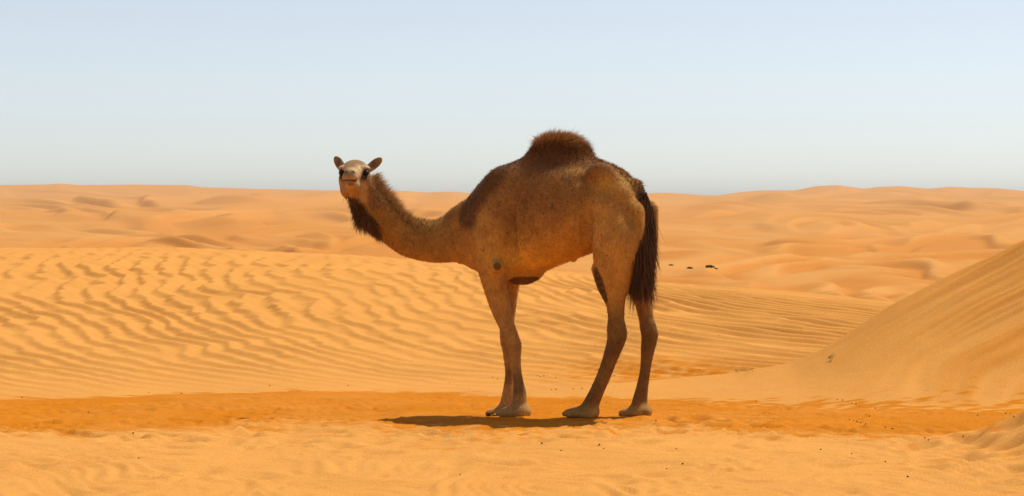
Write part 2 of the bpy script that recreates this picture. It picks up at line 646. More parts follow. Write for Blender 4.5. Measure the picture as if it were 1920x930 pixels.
sx_ = np.concatenate([np.arange(-0.45, 5.3, 0.024), 5.3 + np.cumsum(np.linspace(0.03, 0.6, 40))])
sv = np.concatenate([np.linspace(-0.06, 1.0, 150), 1 + np.cumsum(np.linspace(0.01, 0.16, 30))])
SX, SV = np.meshgrid(sx_, sv)
SD = foot_d(SX) + SV * (crest_d(SX) - foot_d(SX))
SZ, SS = steep_dune_h(SX, SD)
me = grid_mesh('dune', SX, SD, SZ)
set_float(me, 'redness', np.clip(smooth(0.22, -0.02, SS + 0.10 * sample(T_MID, SX / 6, SD / 2.5)) * 0.95 + 0.05, 0, 1) * smooth(0.0, 1.2, SX + .3)
          + np.clip(0.10 + 0.16 * streaks(SX, SD, SZ), 0, .5) * smooth(0.1, 0.9, crest_z(SX)) * smooth(0.0, 0.3, SS))
set_float(me, 'distant', SX * 0)
sdune = new_obj('dune', me, SAND)
tag(sdune, 'smooth steep sand slope with diagonal streaks and a sharp crest', 'dune', kind='structure')

# --- dune field out to the skyline
az = np.concatenate([np.linspace(-0.95, -0.36, 60, endpoint=False), np.linspace(-0.36, 0.36, 500), np.linspace(0.36, 0.95, 61)[1:]])
ld = np.linspace(math.log(31.0), math.log(2900.0), 820)
AZ, LD = np.meshgrid(az, ld)
FD = np.exp(LD)
FX = FD * np.tan(AZ)
ymean = soft_curve([math.log(v) for v in (25, 40, 60, 120, 250, 500, 900, 1500, 2200, 3200)],
                   [590, 572, 548, 505, 460, 417, 390, 372, 366, 366], 3.0, 8.2, 0.12)
sky_px = soft_curve([-1200, -300, 0, 90, 110, 150, 250, 350, 380, 480, 620, 760, 800, 840, 880, 1000, 1150, 1240, 1310, 1350, 1390, 1430,
                     1490, 1530, 1570, 1620, 1650, 1690, 1740, 1780, 1820, 1870, 1920, 2300, 3000],
                    [350, 352, 347, 346, 344, 347, 346, 347, 351, 354, 357, 358, 361, 359, 362, 364, 362, 364, 367, 366, 360, 357,
                     357, 349, 347, 354, 350, 349, 354, 350, 352, 353, 358, 352, 362], -1300, 3100, 9, 9000)
q = (LD - ld[0]) / (ld[-1] - ld[0])
pxa = 960 + FPX * np.tan(AZ)
w1 = sample(T_LOW, AZ * 1.5, q * 1.1)
w2 = sample(T_LOW2, AZ * 2.4 + .2, q * 1.6)
w4 = sample(T_LOW, AZ * 3.1 + .4, q * 2.1 + .2)
w3 = sample(T_FBM, AZ * 1.3, q * 1.1)


def dune_row(ph, front, power=1.3):
    # short face towards the camera, sharp crest, long gentle back
    f = np.mod(ph, 1.0)
    up = np.clip(f / front, 0, 1)
    up = up ** power
    back = np.clip((1 - f) / (1 - front), 0, 1)
    back = back * back * (3 - 2 * back)
    return np.where(f < front, up, back), f


fr1 = 0.085 + 0.30 * smooth(-0.3, 0.9, w2)
fr2 = 0.13 + 0.32 * smooth(-0.5, 0.6, -w4)
d1, f1 = dune_row(8.0 * q + 0.85 * w1 + 0.22 * w2 + AZ * 1.2, fr1)
d2, f2 = dune_row(15.0 * q + 0.7 * w2 - 0.7 * w1 - AZ * 2.0, fr2)
d3, f3 = dune_row(6.0 * q + 0.5 * w4 + 0.9 * w1 + AZ * 6.0, 0.11 + 0.3 * smooth(-.2, .8, w1))
a1 = np.clip(0.55 + 0.55 * w4, 0.05, 1.25)
a2 = np.clip(0.50 - 0.5 * w2, 0.0, 1.2)
a3 = np.clip(0.35 + 0.7 * w2, 0.0, 1.2) * smooth(0.35, 0.75, q)
bump = 13.0 * d1 * a1 + 7.0 * d2 * a2 + 11.0 * d3 * a3 + 0.25 * w3
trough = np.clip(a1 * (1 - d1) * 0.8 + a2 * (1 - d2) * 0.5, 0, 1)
fade = smooth(0.0, 0.10, q)
yp = ymean(LD) - (bump - 7.0) * fade * (1 - 0.45 * smooth(0.72, 0.92, q))
yb = np.pad(yp, 1, mode='edge')
yp = sum(yb[i:i + yp.shape[0], j:j + yp.shape[1]] for i in range(3) for j in range(3)) / 9
FZ = CAM_H - (yp - HORIZON) / FPX * FD
# last ridges form the skyline
zr = CAM_H - (sky_px(pxa) - HORIZON) / FPX * FD
g = np.exp(-((LD - math.log(2050)) / 0.16) ** 2)
FZ = FZ * (1 - g) + zr * g
FZ = np.where(FD > 2050, np.minimum(FZ, zr - (FD - 2050) * 0.03), FZ)
FZ[:3] -= np.array([6.0, 3.0, 0.6])[:, None]          # the near edge dips under the sand
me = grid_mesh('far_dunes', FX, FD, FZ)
set_float(me, 'redness', np.clip(0.16 + 0.95 * trough + 0.22 * sample(T_LOW, AZ * 1.6 + .1, q * 4), 0, 0.85) * smooth(1.1, 0.3, q))  # redder trough sand, also painting in shade the gentle slopes lack
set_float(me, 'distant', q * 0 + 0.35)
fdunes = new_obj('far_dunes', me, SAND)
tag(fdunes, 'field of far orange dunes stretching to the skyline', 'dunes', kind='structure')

# ------------------------------------------------------------------ the camel: one implicit surface
VOX = 0.0065
LO = np.array([-1.02, -0.46, -0.02])
HI = np.array([1.98, 0.86, 2.20])
DIM = np.ceil((HI - LO) / VOX).astype(int)
FLD = np.full(DIM, 0.5, dtype=np.float32)
AXS = [(LO[i] + np.arange(DIM[i]) * VOX).astype(np.float32) for i in range(3)]


def block(lo, hi):
    s = []
    for i in range(3):
        a = max(0, int((lo[i] - LO[i]) / VOX) - 1)
        b = min(DIM[i], int((hi[i] - LO[i]) / VOX) + 2)
        s.append(slice(a, max(b, a + 1)))
    return tuple(s)


def coords(b):
    return AXS[0][b[0]][:, None, None], AXS[1][b[1]][None, :, None], AXS[2][b[2]][None, None, :]


def smin(a, b, k):
    h = np.maximum(k - np.abs(a - b), 0) / k
    return np.minimum(a, b) - h * h * k * 0.25


def put(c, b, k):
    FLD[b] = smin(FLD[b], c, k)


def carve(c, b, k):
    FLD[b] = -smin(-FLD[b], c, k)


def spline(pts, n):
    """Catmull-Rom through rows of pts"""
    pts = np.array(pts, float)
    p = np.vstack([2 * pts[0] - pts[1], pts, 2 * pts[-1] - pts[-2]])
    out = []
    for i in range(len(pts) - 1):
        for t in np.linspace(0, 1, n, endpoint=False):
            a, b, c, d = p[i:i + 4]
            out.append(0.5 * (2 * b + (c - a) * t + (2 * a - 5 * b + 4 * c - d) * t * t + (3 * b - a - 3 * c + d) * t ** 3))
    out.append(pts[-1])
    return np.array(out)


def chain(rows, k, n=4, margin=0.05, sub=False):
    """rows: (u, v, z, radius, sideways factor)"""
    s = spline(rows, n)
    rmax = s[:, 3].max() * max(1.0, s[:, 4].max()) + margin + k
    b = block(s[:, :3].min(0) - rmax, s[:, :3].max(0) + rmax)
    X, Y, Z = coords(b)
    shp = (X.size, Y.size, Z.size)
    acc = np.full(shp, 0.5, dtype=np.float32)
    for i in range(len(s) - 1):
        p0, p1 = s[i, :3], s[i + 1, :3]
        rr_ = max(s[i, 3], s[i + 1, 3]) * max(1.0, s[i, 4]) + margin + k
        lo, hi = np.minimum(p0, p1) - rr_, np.maximum(p0, p1) + rr_
        bb = block(lo, hi)
        loc = tuple(slice(max(0, bb[j].start - b[j].start), bb[j].stop - b[j].start) for j in range(3))
        x, y, z = X[loc[0]], Y[:, loc[1]], Z[:, :, loc[2]]
        dv = p1 - p0
        L2 = max(1e-9, float(dv @ dv))
        t = np.clip(((x - p0[0]) * dv[0] + (y - p0[1]) * dv[1] + (z - p0[2]) * dv[2]) / L2, 0, 1)
        r = s[i, 3] + (s[i + 1, 3] - s[i, 3]) * t
        lf = s[i, 4] + (s[i + 1, 4] - s[i, 4]) * t
        qx, qy, qz = x - p0[0] - dv[0] * t, (y - p0[1] - dv[1] * t) / lf, z - p0[2] - dv[2] * t
        dd = np.sqrt(qx * qx + qy * qy + qz * qz) - r
        acc[loc] = np.minimum(acc[loc], dd)
    if sub:
        carve(acc, b, k)
    else:
        put(acc, b, k)


def pchain(rows, k, n=4, sub=False):
    """rows: (px, py, v, half width in px, sideways factor)"""
    chain([(*P(a, b_, v), w * PXM, lf) for a, b_, v, w, lf in rows], k, n, sub=sub)


def ellipsoid(c, r, k, rot=None, sub=False, margin=0.04):
    c, r = np.array(c, float), np.array(r, float)
    m = r.max() + margin + k
    b = block(c - m, c + m)
    X, Y, Z = coords(b)
    x, y, z = X - c[0], Y - c[1], Z - c[2]
    if rot is not None:            # rows of rot are the ellipsoid's axes in camel space
        x, y, z = (rot[0][0] * x + rot[0][1] * y + rot[0][2] * z, rot[1][0] * x + rot[1][1] * y + rot[1][2] * z,
                   rot[2][0] * x + rot[2][1] * y + rot[2][2] * z)
    k0 = np.sqrt((x / r[0]) ** 2 + (y / r[1]) ** 2 + (z / r[2]) ** 2)
    k1 = np.sqrt((x / r[0] ** 2) ** 2 + (y / r[1] ** 2) ** 2 + (z / r[2] ** 2) ** 2)
    dd = np.where(k1 > 1e-6, k0 * (k0 - 1) / np.maximum(k1, 1e-6), -r.min()).astype(np.float32)
    if sub:
        carve(dd, b, k)
    else:
        put(dd, b, k)


def pell(px, py, v, r, k, **kw):
    ellipsoid(P(px, py, v), r, k, **kw)


# trunk: sections along the body, read from the outline
TR = [(862, 402, 482, .10), (878, 378, 490, .15), (895, 353, 497, .19), (915, 330, 504, .22), (940, 314, 512, .245), (970, 302, 521, .275), (1000, 295, 518, .305),
      (1040, 288, 500, .33), (1075, 292, 486, .33), (1105, 298, 475, .30), (1135, 304, 462, .265), (1162, 316, 458, .25),
      (1184, 336, 452, .21), (1202, 362, 446, .15), (1213, 392, 436, .06)]
tu = np.array([P(x, (a + b_) / 2, 0)[0] for x, a, b_, w in TR])
tt = np.array([P(x, a, 0)[2] for x, a, b_, w in TR])
tb = np.array([P(x, b_, 0)[2] for x, a, b_, w in TR])
tw = np.array([w for *_, w in TR])
o_ = np.argsort(tu)
tu, tt, tb, tw = tu[o_], tt[o_], tb[o_], tw[o_]
fu = np.linspace(tu[0], tu[-1], 400)


def dense(v):
    s = np.interp(fu, tu, v)
    k = np.hanning(41)
    k /= k.sum()
    return np.convolve(np.pad(s, 20, mode='edge'), k, mode='valid')


dtt, dtb, dtw = dense(tt), dense(tb), dense(tw)
b = block((tu[0] - .06, -.45, 0.8), (tu[-1] + .06, .45, 2.15))
X, Y, Z = coords(b)
top, bot, wid = (np.interp(X[:, 0, 0], fu, a)[:, None, None] for a in (dtt, dtb, dtw))
zc = bot + (top - bot) * 0.46
hh = np.where(Z > zc, top - zc, zc - bot)
tz = np.abs(Z - zc) / np.maximum(hh, 0.02)
pwu = 1.75 - 0.62 * smooth(P(1112, 350, 0)[0], P(1150, 350, 0)[0], X)
pw = np.where(Z > zc, pwu, 2.15)
val = np.sqrt((Y / np.maximum(wid, .02)) ** 2 + tz ** pw)
endcap = np.maximum(np.maximum(tu[0] - X, X - tu[-1]), 0)
trunk = ((val - 1) * np.minimum(wid, hh) * 0.85 + endcap).astype(np.float32)
put(trunk, b, 0.02)

# hump
pell(1050, 294, 0.0, (.215, .11, .115), 0.12)
pell(1040, 272, 0.0, (.13, .07, .055), 0.06)
pell(1074, 290, 0.0, (.11, .07, .050), 0.06)
# withers and shoulder muscle
for sgn in (1, -1):
    f_ = 0.5 + 0.5 * sgn
    dx = 0 if sgn > 0 else 28
    # shoulder blade and upper arm
    pchain([(940 + dx, 345, .12 * sgn, 26, .6), (925 + dx, 400, .185 * sgn, 34, .55), (915 + dx, 450, .20 * sgn, 34, .6), (922 + dx, 490, .185 * sgn, 30, .7)], 0.09)
    # hip bone
    pell(1128 + dx * 1.1, 323 if sgn > 0 else 338, .19 * sgn, (.085, .05, .06), 0.07)
    # croup between hip bone and seat bone
    oy = 0 if sgn > 0 else 10
    pchain([(1130 + dx, 330 + oy, .165 * sgn, 17, .8), (1154 + dx * .8, 358 + oy, .14 * sgn, 18, .8), (1184 + dx * .7, 398, .11 * sgn, 16, .8)], 0.08)

# hollow in front of the hip bone
for sgn in (1, -1):
    pell(1094 + (0 if sgn > 0 else 30), 330, .305 * sgn, (.075, .075, .06), 0.06, sub=True)
# thighs
pchain([(1130, 355, .165, 18, .8), (1139, 410, .175, 33, .66), (1150, 450, .19, 42, .6), (1151, 490, .185, 38, .6), (1150, 525, .175, 30, .65),
        (1153, 552, .17, 21, .8), (1155, 590, .165, 15.5, .85), (1156, 618, .16, 17, .85)], 0.05, 6)
pchain([(1188, 400, .12, 20, .8), (1188, 440, .13, 22, .8), (1180, 490, .14, 15, .8), (1172, 540, .15, 8, .9)], 0.05)
pchain([(1168, 355, -.165, 18, .8), (1180, 410, -.175, 34, .66), (1190, 450, -.19, 40, .6), (1196, 495, -.19, 33, .6), (1200, 530, -.185, 25, .65),
        (1205, 558, -.18, 18, .85), (1211, 595, -.175, 14, .85), (1216, 618, -.17, 14.5, .85)], 0.05, 6)
pchain([(1216, 395, -.12, 18, .8), (1214, 440, -.13, 20, .8), (1212, 490, -.14, 15, .8)], 0.05)
# folds behind the elbow and in front of the thigh
pchain([(954, 395, .295, 8, .8), (957, 440, .275, 11, .8), (960, 485, .235, 11, .8)], 0.045, sub=True)
pchain([(1099, 365, .30, 7, .8), (1100, 410, .275, 10, .8), (1100, 452, .215, 9, .8)], 0.035, sub=True)
# stifle callus and flank fold
pchain([(1118, 505, .19, 9, .7), (1130, 535, .185, 10, .8), (1139, 558, .175, 7, .8)], 0.04)
# hind shanks
pchain([(1156, 615, .16, 16.5, .85), (1157, 630, .16, 18, .8), (1151, 652, .158, 15.5, .8), (1142, 678, .152, 13.5, .8), (1133, 702, .146, 13, .8),
        (1121, 730, .14, 13, .85), (1111, 752, .135, 14.5, .9), (1104, 768, .13, 16, 1.0)], 0.02, 5)
pchain([(1166, 626, .16, 7.5, .8), (1160, 645, .16, 7, .8)], 0.02)
pchain([(1215, 612, -.17, 14.5, .85), (1218, 629, -.17, 15.5, .8), (1215, 652, -.165, 13.5, .8), (1212, 676, -.16, 11, .8), (1209, 700, -.155, 10, .85),
        (1204, 728, -.15, 11.5, .9), (1200, 750, -.145, 14, .95), (1198, 766, -.14, 15.5, 1.0)], 0.02, 5)
pchain([(1226, 627, -.17, 7, .8), (1220, 645, -.17, 6, .8)], 0.02)
# fore legs
pchain([(922, 490, .185, 31, .7), (925, 515, .18, 27, .75), (930, 545, .17, 22.5, .8), (940, 580, .16, 19.5, .8), (950, 610, .15, 15.5, .85), (958, 632, .146, 15, .9),
        (965, 650, .143, 13, .9), (967, 672, .14, 9.6, .95), (969, 695, .14, 8.6, 1.0), (972, 718, .14, 9.8, 1.05), (974, 738, .14, 13, 1.0), (973, 756, .14, 14.5, 1.0),
        (970, 768, .14, 16, 1.0)], 0.03, 5)
pchain([(948, 490, -.185, 31, .7), (954, 515, -.18, 25, .75), (954, 545, -.165, 19, .8), (951, 580, -.15, 17, .8), (950, 608, -.14, 14.5, .85), (951, 636, -.135, 14, .9),
        (952, 652, -.132, 11.5, .9), (953, 675, -.13, 8.6, .95), (955, 700, -.13, 8, 1.0), (954, 722, -.13, 9.5, 1.05), (953, 742, -.13, 12.5, 1.0), (951, 757, -.13, 14, 1.0),
        (948, 769, -.13, 15, 1.0)], 0.03, 5)
# elbow calluses
pchain([(930, 500, .265, 11.5, .9), (934, 499, .285, 11, .7)], 0.03)
pell(934.5, 498.5, .33, (.028, .030, .030), 0.008, sub=True)
pchain([(948, 514, .10, 10, .9), (952, 514, .14, 9, .8)], 0.03)
# chest pedestal
pchain([(968, 512, 0, 20, 1.2), (985, 516, 0, 17, 1.3), (1003, 513, 0, 12, 1.2)], 0.05)
pchain([(970, 521, 0, 9, 2.0), (986, 523, 0, 9, 2.0), (1000, 519, 0, 7, 1.6)], 0.02)
# breast below the neck root
pchain([(884, 455, 0, 32, .9), (900, 470, 0, 34, 1.1), (925, 480, 0, 34, 1.3)], 0.08)
# teat / sheath nub
pell(1076, 486, 0, (.018, .018, .02), 0.03)

# feet: broad two-toed pads
TOE = []
for key, hgt, yawf, ln in (('fn', 1.0, 0.15, 1.0), ('ff', 0.95, 0.10, .95), ('hn', 0.95, 0.05, 1.05), ('hf', 0.9, 0.0, .92)):
    c = FOOT[key]
    ca, sa = math.cos(yawf), math.sin(yawf)
    ax_ = np.array([ca, sa, 0])
    ay_ = np.array([-sa, ca, 0])
    gz = c[2]
    ellipsoid(c + ax_ * 0.01 * ln + [0, 0, .032], (.105 * ln, .085, .046 * hgt), 0.04, rot=np.array([ax_, ay_, [0, 0, 1]]))
    ellipsoid(c - ax_ * 0.055 * ln + [0, 0, .040], (.055, .062, .052 * hgt), 0.03, rot=np.array([ax_, ay_, [0, 0, 1]]))
    for sg in (1, -1):
        tc = c + ax_ * .080 * ln + ay_ * .043 * sg + np.array([0, 0, .028])
        ellipsoid(tc, (.055, .036, .034 * hgt), 0.018, rot=np.array([ax_ + ay_ * .15 * sg, ay_ - ax_ * .15 * sg, [0, 0, 1]]))
        TOE.append((tc + ax_ * .040 * ln + np.array([0, 0, -.004]), ax_ + ay_ * .15 * sg))
    # cleft between the toes
    chain([(*(c + ax_ * .06 * ln + np.array([0, 0, .075])), .010, .6), (*(c + ax_ * .15 * ln + np.array([0, 0, .03])), .013, .6)], 0.02, 3, sub=True)

# neck
NECK = [(905, 425, 0, 52, .50), (880, 433, .0, 56, .48), (853, 445, .01, 47, .52), (822, 452, .03, 42, .58), (792, 451, .06, 39, .62), (763, 445, .10, 35.5, .68),
        (738, 428, .15, 33.5, .72), (719, 407, .19, 32, .76), (704, 385, .225, 29, .8), (693, 364, .25, 25.5, .85), (686, 350, .265, 23, .9)]
pchain(NECK, 0.06, 6)

# head, in its own frame: x muzzle, y camel's left, z up
HC = P(664.5, 323, 0.36)
hyaw, hpit = R(2), R(3)
fw = np.array([-math.sin(hyaw) * math.cos(hpit), -math.cos(hyaw) * math.cos(hpit), math.sin(hpit)])
lf_ = np.cross([0, 0, 1], fw)
lf_ /= np.linalg.norm(lf_)
up_ = np.cross(fw, lf_)


def w2l(v):
    return np.array([v @ FWD, v @ LEFT, v[2]])


HX, HY, HZ = w2l(fw), w2l(lf_), w2l(up_)
HROT = np.array([HX, HY, HZ])


def hp(x, y, z):
    return HC + HX * x + HY * y + HZ * z


def hell(c, r, k, sub=False, rot=None):
    ellipsoid(hp(*c), r, k, rot=HROT if rot is None else rot @ HROT, sub=sub)


def hchain(rows, k, n=4, sub=False):
    chain([(*hp(x, y, z), r, 1.0) for x, y, z, r in rows], k, n, sub=sub)


hell((-.075, 0, .018), (.13, .098, .080), 0.03)                     # brain case
hell((-.01, 0, .035), (.085, .085, .050), 0.03)                     # forehead
for s_ in (1, -1):
    hell((.005, s_ * .088, .026), (.050, .034, .024), 0.018)        # brow over the eye
    hell((-.030, s_ * .088, -.045), (.075, .032, .050), 0.035)       # cheek bone
    hell((-.055, s_ * .075, -.110), (.085, .040, .078), 0.035)        # jaw muscle
hchain([(-.02, 0, -.01, .080), (.06, 0, -.020, .066), (.14, 0, -.030, .054), (.22, 0, -.038, .049), (.275, 0, -.044, .046)], 0.03)   # nose
hchain([(-.07, 0, -.12, .066), (.04, 0, -.105, .055), (.14, 0, -.092, .044), (.22, 0, -.088, .034), (.272, 0, -.090, .027)], 0.025)  # lower jaw
for s_ in (1, -1):
    hell((.272, s_ * .024, -.058), (.042, .036, .034), 0.015)        # split upper lip
    hell((.285, s_ * .022, -.030), (.026, .020, .022), 0.015)        # nostril wings
    hchain([(.300, s_ * .012, -.018, .006), (.302, s_ * .032, -.026, .006)], 0.006, 2, sub=True)
    hell((.040, s_ * .105, -.006), (.030, .022, .022), 0.02, sub=True)   # eye socket
hchain([(.23, .052, -.083, .007), (.295, .030, -.079, .006), (.318, 0, -.080, .006), (.295, -.030, -.079, .006), (.23, -.052, -.083, .007)], 0.008, 3, sub=True)
hchain([(.318, 0, -.045, .004), (.322, 0, -.075, .005)], 0.006, 2, sub=True)
# ears
EARS = []
for s_, tip in ((1, (-.085, .178, .096)), (-1, (-.085, -.146, .106))):
    base = np.array([-.085, s_ * .098, .030])
    tip = np.array(tip)
    ax = tip - base
    ln = np.linalg.norm(ax)
    ax /= ln
    nrm = np.array([1.0, 0.15 * s_, 0.1])
    nrm -= ax * (nrm @ ax)
    nrm /= np.linalg.norm(nrm)
    side = np.cross(nrm, ax)
    rot = np.array([ax, side, nrm])
    mid = base + ax * ln * 0.55
    hell(mid, (ln * .72, .034, .018), 0.010, rot=rot)
    hell(mid + nrm * .020 + ax * .006, (ln * .56, .022, .016), 0.006, rot=rot, sub=True)
    hchain([(*(base - ax * .02), .024), (*(base + ax * .03), .022)], 0.02, 2)

# flesh hanging below the jaw
pchain([(664, 362, .30, 12, .8), (668, 385, .27, 10, .8), (678, 405, .24, 12, .8)], 0.05)
# tail root
pchain([(1190, 352, 0, 15, 1.0), (1203, 380, -.0, 12, 1.0), (1208, 420, .0, 9, 1.0), (1208, 460, .01, 7, 1.0), (1206, 500, .02, 5, 1.0)], 0.03)

# flat soles
for key in FOOT:
    c = FOOT[key]
    b = block(c - [.22, .16, .10], c + [.22, .16, -0.0])
    X, Y, Z = coords(b)
    FLD[b] = np.maximum(FLD[b], (c[2] - 0.001) - Z)


def surface_nets(F):
    ins = F < 0
    nx, ny, nz = F.shape
    cnt = np.zeros((nx - 1, ny - 1, nz - 1), dtype=np.int8)
    for i in (0, 1):
        for j in (0, 1):
            for k in (0, 1):
                cnt += ins[i:nx - 1 + i, j:ny - 1 + j, k:nz - 1 + k]
    act = np.argwhere((cnt > 0) & (cnt < 8))
    idx = np.full(cnt.shape, -1, dtype=np.int32)
    idx[act[:, 0], act[:, 1], act[:, 2]] = np.arange(len(act), dtype=np.int32)
    acc = np.zeros((len(act), 3))
    num = np.zeros(len(act))
    a0, a1, a2 = act.T
    for ax in range(3):
        for s in (0, 1):
            for t in (0, 1):
                o = [0, 0, 0]
                oth = [q for q in range(3) if q != ax]
                o[oth[0]], o[oth[1]] = s, t
                e = list(o)
                e[ax] = 1
                v0 = F[a0 + o[0], a1 + o[1], a2 + o[2]]
                v1 = F[a0 + e[0], a1 + e[1], a2 + e[2]]
                cr = (v0 < 0) != (v1 < 0)
                tt_ = np.where(cr, v0 / np.where(cr, v0 - v1, 1), 0)
                p = np.zeros((len(act), 3))
                p[:, oth[0]], p[:, oth[1]] = s, t
                p[:, ax] = tt_
                acc += p * cr[:, None]
                num += cr
    co = (act + acc / num[:, None]) * VOX + LO
    quads = []
    for ax in range(3):
        oth = [q for q in range(3) if q != ax]
        sl0 = [slice(None)] * 3
        sl1 = [slice(None)] * 3
        sl0[ax], sl1[ax] = slice(0, -1), slice(1, None)
        A, B_ = ins[tuple(sl0)], ins[tuple(sl1)]
        e = np.argwhere(A != B_)
        ok = np.ones(len(e), bool)
        for q_ in oth:
            ok &= (e[:, q_] > 0) & (e[:, q_] < F.shape[q_] - 1)
        e = e[ok]
        flip = A[e[:, 0], e[:, 1], e[:, 2]]
        c = []
        for (s, t) in ((-1, -1), (0, -1), (0, 0), (-1, 0)):
            g_ = e.copy()
            g_[:, oth[0]] += s
            g_[:, oth[1]] += t
            c.append(idx[g_[:, 0], g_[:, 1], g_[:, 2]])
        qd = np.stack(c, 1)
        if ax == 1:
            flip = ~flip
        qd[~flip] = qd[~flip][:, ::-1]
        quads.append(qd)
    return co, np.concatenate(quads)


bco, bq = surface_nets(FLD)
# keep the largest surface, relax the voxel steps
ed = np.concatenate([bq[:, [0, 1]], bq[:, [1, 2]], bq[:, [2, 3]], bq[:, [3, 0]]])
lab = np.arange(len(bco))
for _ in range(400):
    m_ = np.minimum(lab[ed[:, 0]], lab[ed[:, 1]])
    new = lab.copy()
    np.minimum.at(new, ed[:, 0], m_)
    np.minimum.at(new, ed[:, 1], m_)
    new = new[new]
    if (new == lab).all():
        break
    lab = new
main = np.bincount(lab).argmax()
keep = lab == main
remap = np.cumsum(keep) - 1
bq = remap[bq[keep[bq].all(1)]]
bco = bco[keep]
ed = np.concatenate([bq[:, [0, 1]], bq[:, [1, 2]], bq[:, [2, 3]], bq[:, [3, 0]]])
deg = np.bincount(ed.ravel(), minlength=len(bco))[:, None]


def lap(c):
    s = np.zeros_like(c)
    for k in range(3):
        s[:, k] = np.bincount(ed[:, 0], c[ed[:, 1], k], len(c)) + np.bincount(ed[:, 1], c[ed[:, 0], k], len(c))
    return s / deg - c


for f_ in (0.5, -0.52, 0.5, -0.52):
    bco = bco + f_ * lap(bco)

# --- coat colours, by place on the animal
u_, v_, z_ = bco.T


def blob(px, py, ru, rz, v=0.0):
    c = P(px, py, v)
    return np.exp(-((u_ - c[0]) / ru) ** 2 - ((z_ - c[2]) / rz) ** 2)


def mixc(col, rgb, w):
    w = np.clip(w, 0, 1)[:, None]
    return col * (1 - w) + np.array(rgb) * w


def Z_(py):
    return P(1000, py, 0)[2]


def U_(px):
    return P(px, 400, 0)[0]


nz_ = sample(T_FBM, u_ / 1.7, z_ / 1.7)
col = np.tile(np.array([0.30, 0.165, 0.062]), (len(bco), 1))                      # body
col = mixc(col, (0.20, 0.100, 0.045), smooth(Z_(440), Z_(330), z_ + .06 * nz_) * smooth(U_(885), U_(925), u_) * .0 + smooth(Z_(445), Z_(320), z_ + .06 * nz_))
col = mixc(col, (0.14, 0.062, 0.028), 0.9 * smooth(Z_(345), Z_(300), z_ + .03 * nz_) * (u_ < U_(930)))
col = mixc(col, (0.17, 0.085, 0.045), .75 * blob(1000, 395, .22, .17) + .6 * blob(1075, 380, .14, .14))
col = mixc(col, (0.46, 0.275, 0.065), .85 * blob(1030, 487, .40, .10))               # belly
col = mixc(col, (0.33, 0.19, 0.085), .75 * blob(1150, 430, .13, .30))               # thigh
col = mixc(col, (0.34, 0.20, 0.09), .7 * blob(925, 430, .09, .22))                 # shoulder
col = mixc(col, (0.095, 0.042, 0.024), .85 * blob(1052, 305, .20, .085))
# dark shaggy edge from the withers down to the neck root
e0, e1 = P(985, 300, 0), P(896, 440, 0)
ee = e1 - e0
tl = ((u_ - e0[0]) * ee[0] + (z_ - e0[2]) * ee[2]) / (ee @ ee)
pd = ((u_ - e0[0]) * ee[2] - (z_ - e0[2]) * ee[0]) / math.sqrt(ee @ ee)
PD = np.abs(pd + .02 * nz_ - 0.0)
sgn_ = np.sign(((P(905, 335, 0) - e0)[0] * ee[2] - (P(905, 335, 0) - e0)[2] * ee[0]))
col = mixc(col, (0.080, 0.036, 0.018), .85 * smooth(-.055, .03, sgn_ * pd + .030 * nz_) * smooth(-.1, .05, tl) * smooth(1.08, .90, tl + .06 * nz_) * smooth(U_(862), U_(878), u_ + .015 * nz_))
# neck
neckm = smooth(U_(880), U_(850), u_)
col = mixc(col, (0.22, 0.125, 0.048), .85 * neckm)
col = mixc(col, (0.19, 0.105, 0.040), neckm * .6 * smooth(Z_(455), Z_(420), z_ + .03 * nz_))
col = mixc(col, (0.29, 0.165, 0.055), neckm * .7 * smooth(Z_(462), Z_(490), z_))
# legs
legm = smooth(Z_(545), Z_(600), z_)
fore = u_ > U_(1040)
col = mixc(col, (0.27, 0.155, 0.080), legm * fore * .9)
col = mixc(col, (0.122, 0.070, 0.034), legm * (~fore) * .92)
col = mixc(col, (0.15, 0.085, 0.040), .8 * fore * smooth(Z_(690), Z_(705), z_) * smooth(Z_(745), Z_(725), z_ + .02 * nz_))
col = mixc(col, (0.30, 0.19, 0.12), .9 * fore * smooth(Z_(735), Z_(755), z_ + .02 * nz_))
col = mixc(col, (0.28, 0.175, 0.09), .9 * (~fore) * smooth(Z_(740), Z_(768), z_))
# calluses
for (px, py, v, r) in ((934.5, 499, .285, .036), (950, 514, .12, .034), (1117, 508, .23, .030), (1120, 518, .23, .040), (1123, 528, .23, .046), (1127, 540, .22, .048), (1132, 552, .21, .042), (1136, 562, .20, .032)):
    c = P(px, py, v)
    w = smooth(r * 1.1, r * .75, np.sqrt((u_ - c[0]) ** 2 + ((v_ - c[1]) * .6) ** 2 + (z_ - c[2]) ** 2))
    col = mixc(col, (0.055, 0.032, 0.020), w * .85)
col = mixc(col, (0.05, 0.026, 0.015), .9 * smooth(Z_(516), Z_(522), z_ - .01 * nz_) * (np.abs(u_ - U_(987)) < .11) * (np.abs(v_) < .11))
col = mixc(col, (0.075, 0.042, 0.022), .7 * blob(1156, 655, .06, .10, .16) + .6 * blob(1215, 640, .05, .06, -.17))
# rump: sunlit croup top and hip hollow, painted paler
col = mixc(col, (0.38, 0.26, 0.12), .6 * blob(1165, 345, .10, .08))
col = mixc(col, (0.36, 0.22, 0.11), .7 * blob(1095, 322, .08, .028) * (np.abs(v_) > .08))
# tail
tm = smooth(.12, .05, np.abs(v_)) * smooth(U_(1196), U_(1206), u_)
col = mixc(col, (0.06, 0.032, 0.018), tm)
col *= np.array([1.46, 1.22, 0.56])
